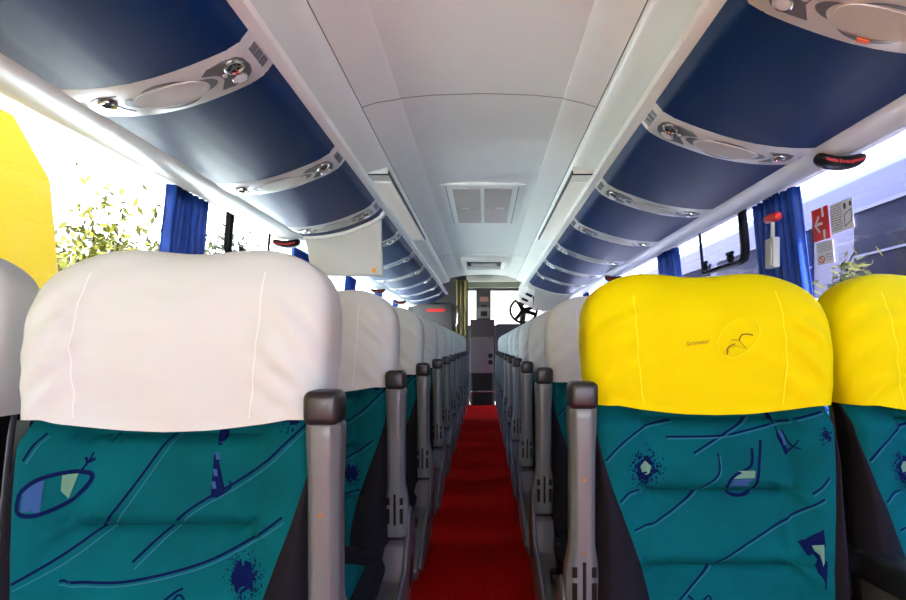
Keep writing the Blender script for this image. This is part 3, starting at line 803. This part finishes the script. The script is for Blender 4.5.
        mb = MB(); mb.prism([(.03, H-.405), (-.24, H-.400), (-.29, H-.42), (-.29, H-.45), (.03, H-.47)], 'x', xb-.030, xb+.030); ao = mb.build('armrest', ARMC, r, bevel=.012, seg=3)
        mb = MB(); mb.prism([(.02, H-.455), (-.27, H-.445), (-.26, H-.49), (.02, H-.51)], 'x', xb-.026, xb+.026); mb.build('armrest_underside', CONS, ao, bevel=.004)
    return r
XL, XR = -.520, .470
def px_text(parent):
    """lettering and bird outline printed on the near yellow cover"""
    K = 1.075/550
    M = lambda px, py: ((px-484)*K-.470, (346-py)*K)
    me = text_mesh('Saramatur', .0155, .35)
    cx, ch = M(706, 342.5); a = .13
    for v in me.vertices:
        x, y = v.co.x*.75, v.co.y*.8; xx = cx+x*math.cos(a)-y*math.sin(a); hh = ch+x*math.sin(a)+y*math.cos(a)
        v.co = (xx, cov_front(xx, hh)-.0085, H+hh)
    me.materials.append(mat('brown_print', (.25, .14, .01), .8)); link('printed_lettering', me, parent)
    mb = MB(); mb2 = MB()
    def Q(px, py): x, h = M(685+px*100/906, 320+py*50/453); return (x, cov_front(x, h)-.0085, H+h)
    for ln, w_ in (([(465, 315), (465, 270), (485, 240), (545, 215)], .0011), ([(585, 180), (600, 150), (615, 128), (660, 122), (720, 132)], .0012), ([(510, 185), (530, 175), (560, 182), (590, 185), (610, 215), (650, 260)], .0006), ([(480, 300), (475, 270), (500, 250), (560, 235), (630, 255)], .0004)):
        mb.tube([Q(*p) for p in ln], w_, 5)
    mb.build('bird_print', mat('print_dark', (.10, .05, .01), .8), parent, weld=False)
    pts = [Q(585+(cc*math.cos(.7)*1-ss*math.sin(.7)*1)*1, 150+(-(cc*math.sin(.7)+ss*math.cos(.7)))) for cc, ss in [(240*math.cos(t), 150*math.sin(t)) for t in [2*PI*k/40 for k in range(40)]]]
    mb2.tube(pts, .0006, 5, closed=True); mb2.build('ring_print', SEAMY, parent, weld=False)
    
NL, NR = 11, 11
protoLA = seat('aisle', 1, 'A', False, 'front-most large white-covered teal seat left of the aisle', 'white-covered coach seats')
protoLW = seat('window', 1, 'A', False, 'white-covered seat cut off by the left edge of the photo', 'white-covered coach seats')
protoRA = seat('aisle', -1, 'B', True, 'yellow-covered teal seat right of the aisle with printed bird', 'yellow-covered coach seats')
protoRW = seat('window', -1, 'B', True, 'yellow-covered seat beside the right window', 'yellow-covered coach seats')
YL = lambda k: .915+.71*k
YR = lambda k: 1.135+.71*k
WL, WR = -1.070, .995
protoLA.location = (XL, YL(0), 0); protoLW.location = (WL, YL(0)-.01, 0)
protoRA.location = (XR, YR(0), 0); protoRW.location = (WR, YR(0)+.0, 0)
px_text([c for c in protoRA.children if c.name.startswith('headrest_cover')][0])
def whiten(root, donor):
    for c in root.children:
        if c.name.startswith('headrest_cover'):
            c.data = donor
            for g in list(c.children): bpy.data.objects.remove(g)
# white-covered prototypes for the right side
tmp = bpy.data.objects.new('t', None)
def wcover(a, seed):
    e = bpy.data.objects.new('t', None); C.objects.link(e)
    o = cover(a, seed, e); d = o.data; bpy.data.objects.remove(o); bpy.data.objects.remove(e); return d
cw = [wcover(-1, s) for s in (31, 32)]
cw2 = [wcover(1, s) for s in (33, 34)]
for k in range(1, NL):
    q = 'white-covered seat left of the aisle, %s row from the camera' % ordn[k]
    o = copy_tree(protoLA); o.location = (XL, YL(k), 0); o['label'] = q
    whiten(o, cw2[k % 2])
    o = copy_tree(protoLW); o.location = (WL, YL(k), 0); o['label'] = 'white-covered left window seat, %s row from the camera' % ordn[k]
    whiten(o, cw2[(k+1) % 2])
for k in range(1, NR):
    o = copy_tree(protoRA); o.location = (XR, YR(k), 0); o['label'] = 'white-covered seat right of the aisle, %s row from the camera' % ordn[k]; o['group'] = 'white-covered coach seats'
    whiten(o, cw[k % 2])
    o = copy_tree(protoRW); o.location = (WR, YR(k), 0); o['label'] = 'white-covered right window seat, %s row from the camera' % ordn[k]; o['group'] = 'white-covered coach seats'
    whiten(o, cw[(k+1) % 2])

# ---------------------------------------------------------------- front end of the bus
YF = 9.35
mb = MB(); mb.box(-1.27, -.30, YF, YF+.05, 0, H+1.2); struct(mb.build('wall_front', DARK))
mb = MB(); mb.box(-1.43, 1.37, 11.15, 11.2, -.6, H+.42); mb.box(-1.43, 1.37, 11.15, 11.2, H+1.12, H+1.2); mb.box(-1.33, -.32, 11.15, 11.2, H+.42, H+1.12); struct(mb.build('wall_windscreen', DARK))
mb = MB(); mb.box(-.32, 1.33, 11.16, 11.17, H+.42, H+1.12); struct(mb.build('window_30', glassmat('windscreen_glass', (.55, .55, .50))))
mb = MB(); mb.box(-.30, 1.2, 9.42, 9.5, H+1.0, H+1.10); struct(mb.build('trim_32', mat('header_green_grey', (.30, .32, .22), .5)))
r = empty('partition_panel', (-.87, YF-.03, H+.45), 'grey partition panel with a red stripe at the front left', 'panel')
mb = MB(); mb.box(-.33, .33, -.01, .03, -.6, .27); mb.build('board', EQUIP, r, bevel=.012)
mb = MB(); mb.box(-.10, .21, -.014, -.010, .13, .18); mb.build('red_stripe', RED, r)
r = tag(MB(), '', None) if False else None
mb = MB(); mb.tube([(-.47, YF-.04, H+.68), (-.45, YF-.07, H+.64), (-.445, YF-.08, H+.5), (-.45, YF-.07, H+.38), (-.47, YF-.04, H+.34)], .014, 10)
o = mb.build('grab_handle', CHROME, smooth=60); tag(o, 'curved chrome grab handle beside the front partition', 'handle')
curtain(-1, YF-.03, 'olive brown curtain with yellow light in its colour at the left of the front doorway', .20, .22, 3, True, -.375, -1.0, 1.12)
# equipment column, shaded gap painted as a black plinth standing in the step well
r = empty('equipment_cabinet', (-.02, 10.15, H-.6), 'grey equipment cabinet at the end of the red aisle', 'cabinet')
mb = MB(); mb.box(-.24, .20, 0, .4, .10, .77); mb.build('lower_cabinet', mat('cabinet_grey', (.16, .155, .15), .45), r, bevel=.02)
mb = MB(); mb.box(-.235, .215, -.03, .4, .785, 1.09); mb.build('upper_box', EQUIP, r, bevel=.015)
mb = MB(); mb.box(-.20, .17, .08, .4, -1.05, .10); mb.build('dark_gap_plinth', BLACK, r)
for z in (.42, .30):
    mb = MB(); mb.tube([(.14, -.012, z), (.14, .0, z)], .045, 20); mb.build('round_vent', BLACK, r, smooth=40)
mb = MB(); mb.tube([(.12, -.036, .74), (.12, -.01, .74)], .012, 12); mb.build('lock', BLACK, r)
r = empty('dashboard_unit', (0, 10.3, H+.50), 'tall dark instrument unit standing on the front cabinet', 'instrument unit')
mb = MB(); mb.box(-.15, .13, 0, .15, 0, .56); mb.build('unit_body', EQUIP, r, bevel=.02)
mb = MB(); mb.box(-.12, .10, -.012, .0, .02, .22); mb.build('lower_face', mat('unit_light', (.28, .27, .27), .4), r, bevel=.006)
mb = MB(); mb.box(-.06, .06, -.02, -.012, .06, .15); mb.build('opening', BLACK, r)
mb = MB(); mb.box(-.08, .08, -.01, .0, .33, .42); mb.build('label_plate', mat('label_pink', (.42, .20, .16), .5), r)
mb = MB(); mb.box(-.05, .05, -.01, .0, .24, .27); mb.build('slot', BLACK, r)
mb = MB(); mb.box(.22, 1.2, 10.3, 10.9, -.55, H+.42); tag(mb.build('dashboard', mat('dash_bluegrey', (.16, .18, .22), .5), bevel=.05), 'blue-grey dashboard below the windscreen', 'dashboard')
mb = MB(); mb.tube([(-.24, 9.72, .02), (-.24, 9.72, .22), (-.22, 9.72, .245), (.19, 9.72, .245), (.21, 9.72, .22), (.21, 9.72, .02)], .014, 10)
tag(mb.build('guard_rail', CHROME, smooth=60), 'low chrome rail across the step at the aisle end', 'rail')
# steering wheel
r = empty('steering_wheel', (.70, 9.75, H+.63), 'dark steering wheel against the bright windscreen', 'steering wheel')
R = .235; tl = math.radians(28)
def SWp(x, y): return Vector((x, y*math.sin(tl)*-.0+y*.35, y*.93))
mb = MB(); mb.tube([SWp(R*math.cos(2*PI*k/40), R*math.sin(2*PI*k/40)) for k in range(40)], .023, 8, closed=True); mb.build('rim', BLACK, r, smooth=60)
for t in (math.radians(120), math.radians(20), math.radians(230), math.radians(-20)):
    mb = MB(); mb.tube([SWp(0, 0), SWp(R*.5*math.cos(t), R*.5*math.sin(t)), SWp(R*math.cos(t), R*math.sin(t))], [.05, .034, .034], 8); mb.build('spoke', BLACK, r, smooth=60)
mb = MB(); mb.tube([SWp(0, 0)+Vector((0, -.02, 0)), SWp(0, 0)+Vector((0, .04, -.02)), Vector((0, .66, -.42))], [.06, .06, .035], 14); mb.build('steering_column', BLACK, r, smooth=60)
# pale overhead trim beyond the right bins
for k in range(3):
    Y = 6.5+.72*k
    r = empty('front_locker', (.78, Y+.3, H+.66), 'pale overhead locker beyond the right monitor, %s one' % ordn[k], 'locker', 'pale front lockers')
    ox, oy, oz = r.location
    pts = [BP(1, LT*j/16, 0, 0) for j in range(17)]
    mb = MB(); mb.prism([(p.x-ox, p.z-oz) for p in pts]+[(1.15-ox, H+.95-oz), (.56-ox, H+.95-oz)], 'y', -.29, .33); mb.build('locker_body', WHITE2, r)
    mb = MB(); mb.tube([BP(1, .05, Y+.50, .012)-r.location, BP(1, .13, Y+.50, .014)-r.location], .02, 8); mb.build('catch', BLACK, r)

# ---------------------------------------------------------------- outside
mb = MB(); mb.box(-60, 60, -40, 80, -1.35, -1.30); struct(mb.build('ground', mat('pale_paving', (.80, .84, .78), .9, var=.08, vscale=.8)))
# yellow coach standing on the left
r = empty('yellow_coach', (-3.9, 0, -1.3), 'tall bright yellow coach standing outside the near left window', 'coach')
mb = MB(); Z = lambda h: H+h+1.3
prf = [(-9, Z(-2.0)), (3.48, Z(-2.0)), (3.46, Z(.3)), (3.38, Z(1.02)), (3.07, Z(1.36)), (2.7, Z(1.72)), (2.3, Z(1.85)), (-9, Z(1.75))]
mb.prism(prf, 'x', -1.2, 1.25); mb.build('body', mat('yellow_paint', (.095, .062, .0), .8, spec=.05), r, bevel=.03)
for y in (1.4, -5.5):
    mb = MB(); mb.tube([(1.0, y, .48), (1.30, y, .48)], .48, 28); mb.build('wheel', RUBBER, r, smooth=40)
# white coach on the right
r = empty('white_coach', (2.55, 0, -1.3), 'white coach with dark windows parked outside the right windows', 'coach')
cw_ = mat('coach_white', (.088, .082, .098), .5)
mb = MB(); mb.prism([(0, .35), (0, Z(.85)), (.03, Z(1.15)), (.12, Z(1.25)), (2.4, Z(1.25)), (2.5, Z(1.15)), (2.5, .35)], 'y', -3, 11); mb.build('body', cw_, r, bevel=.01)
dg = mat('coach_dark_glass', (.006, .006, .012), .5, spec=.04)
for a_, b_ in ((-2.8, -.4), (-.2, 1.9), (2.1, 3.78), (4.25, 6.0), (6.2, 8.2), (8.4, 10.6)):
    mb = MB(); mb.box(-.012, .012, a_, b_, Z(.10), Z(.93)); w_ = mb.build('window', dg, r, bevel=.01)
    mb = MB(); mb.box(-.022, -.012, a_, b_, Z(.905), Z(.93)); mb.box(-.022, -.012, a_, b_, Z(.60), Z(.615)); mb.build('window_rail', mat('window_rail_grey', (.12, .12, .14), .5) if 'window_rail_grey' not in bpy.data.materials else bpy.data.materials['window_rail_grey'], w_)
for y in (-1.5, 8.5):
    mb = MB(); mb.tube([(-.03, y, .48), (.3, y, .48)], .48, 28); mb.build('wheel', RUBBER, r, smooth=40)
# distant pale building with slatted parapet beyond the right coach
def building(x0, x1, y0, y1, h, m, lab, wins):
    r = empty('building', ((x0+x1)/2, (y0+y1)/2, -1.3), lab, 'building')
    mb = MB(); mb.box(-(x1-x0)/2, (x1-x0)/2, -(y1-y0)/2, (y1-y0)/2, 0, h); mb.build('wall', m, r)
    mb = MB(); mb.box(-(x1-x0)/2-.15, (x1-x0)/2+.15, -(y1-y0)/2-.15, (y1-y0)/2+.15, h, h+.2); mb.build('roof', STW, r)
    fx = (x1-x0)/2 if x0 < 0 else -(x1-x0)/2
    for k in range(wins):
        yy = -(y1-y0)/2+(k+.5)*(y1-y0)/wins
        for zz in (1.0, 3.6):
            if zz+1.5 < h:
                mb = MB(); mb.box(fx-.05, fx+.05, yy-.7, yy+.7, zz, zz+1.5); mb.build('window', dg, r)
building(-24, -14, 14, 40, 6.3, mat('facade_white', (.17, .15, .16), .8), 'pale building beyond the trees on the left', 6)
building(9, 16, 4, 60, 5.0, mat('facade_lilac', (.15, .145, .165), .8), 'long low pale building beyond the white coach', 9)

def tree(name, loc, trunk_h, cr, n, col, lab, cat, seed, leaf=.09):
    rnd = random.Random(seed)
    r = empty(name, loc, lab, cat)
    mb = MB(); mb.tube([(0, 0, 0), (.05, .02, trunk_h*.5), (0, .05, trunk_h)], [.09, .06, .04], 8)
    tips = []
    for k in range(34):
        t = rnd.random()*2*PI; e = rnd.uniform(.2, 1.1); d = Vector((math.cos(t)*math.cos(e)*cr[0], math.sin(t)*math.cos(e)*cr[1], math.sin(e)*cr[2]))*rnd.uniform(.6, 1)
        b = Vector((0, 0, trunk_h*rnd.uniform(.5, 1))); mb.tube([b, b+d*.5+Vector((0, 0, .05)), b+d], [.022, .012, .004], 5); tips += [b+d*.4, b+d*.7, b+d]
    mb.build('trunk', mat('bark_'+str(seed), (.16, .11, .07), .9), r)
    mb = MB()
    for k in range(n):
        c = rnd.choice(tips)+Vector([rnd.gauss(0, .16)*q for q in cr]); a = Vector([rnd.gauss(0, 1) for _ in range(3)]).normalized(); b = a.orthogonal().normalized()
        s = leaf*rnd.uniform(.6, 1.4)
        mb.face([c-a*s, c+b*s*.35, c+a*s, c-b*s*.35], rnd.randrange(3))
    mb.build('foliage', [mat('leaf%d_%d' % (seed, i), tuple(q*f for q in col), .7, spec=.05) for i, f in enumerate((.8, 1.1, 1.5))], r, weld=False)
g1 = (.040, .038, .004)
tree('garden_tree', (-6.3, 9.3, -1.3), 3.1, (1.4, 1.5, 2.1), 6000, g1, 'loose leafy tree seen through the near left window', 'tree', 1, .085)
tree('garden_tree', (-5.6, 6.9, -1.3), 2.3, (.9, 1.1, 1.4), 3600, g1, 'low leafy tree beside the yellow coach', 'tree', 2, .08)
tree('garden_tree', (-7.0, 14.5, -1.3), 3.2, (1.8, 2.0, 2.4), 6000, (.014, .016, .008), 'taller tree just left of the near blue curtain', 'tree', 3, .10)
tree('garden_tree', (-6.2, 19.0, -1.3), 2.6, (1.8, 2.0, 1.9), 4500, g1, 'bushy tree beyond the second left window', 'tree', 4, .11)
tree('reflection_shrub', (2.26, 3.35, -1.3), 2.45, (.20, .40, .50), 5000, (.03, .032, .008), 'added shrub standing in for plants reflected at the white coach on the right', 'shrub', 5, .04)  # solid shrub added in place of the plant reflection at the coach
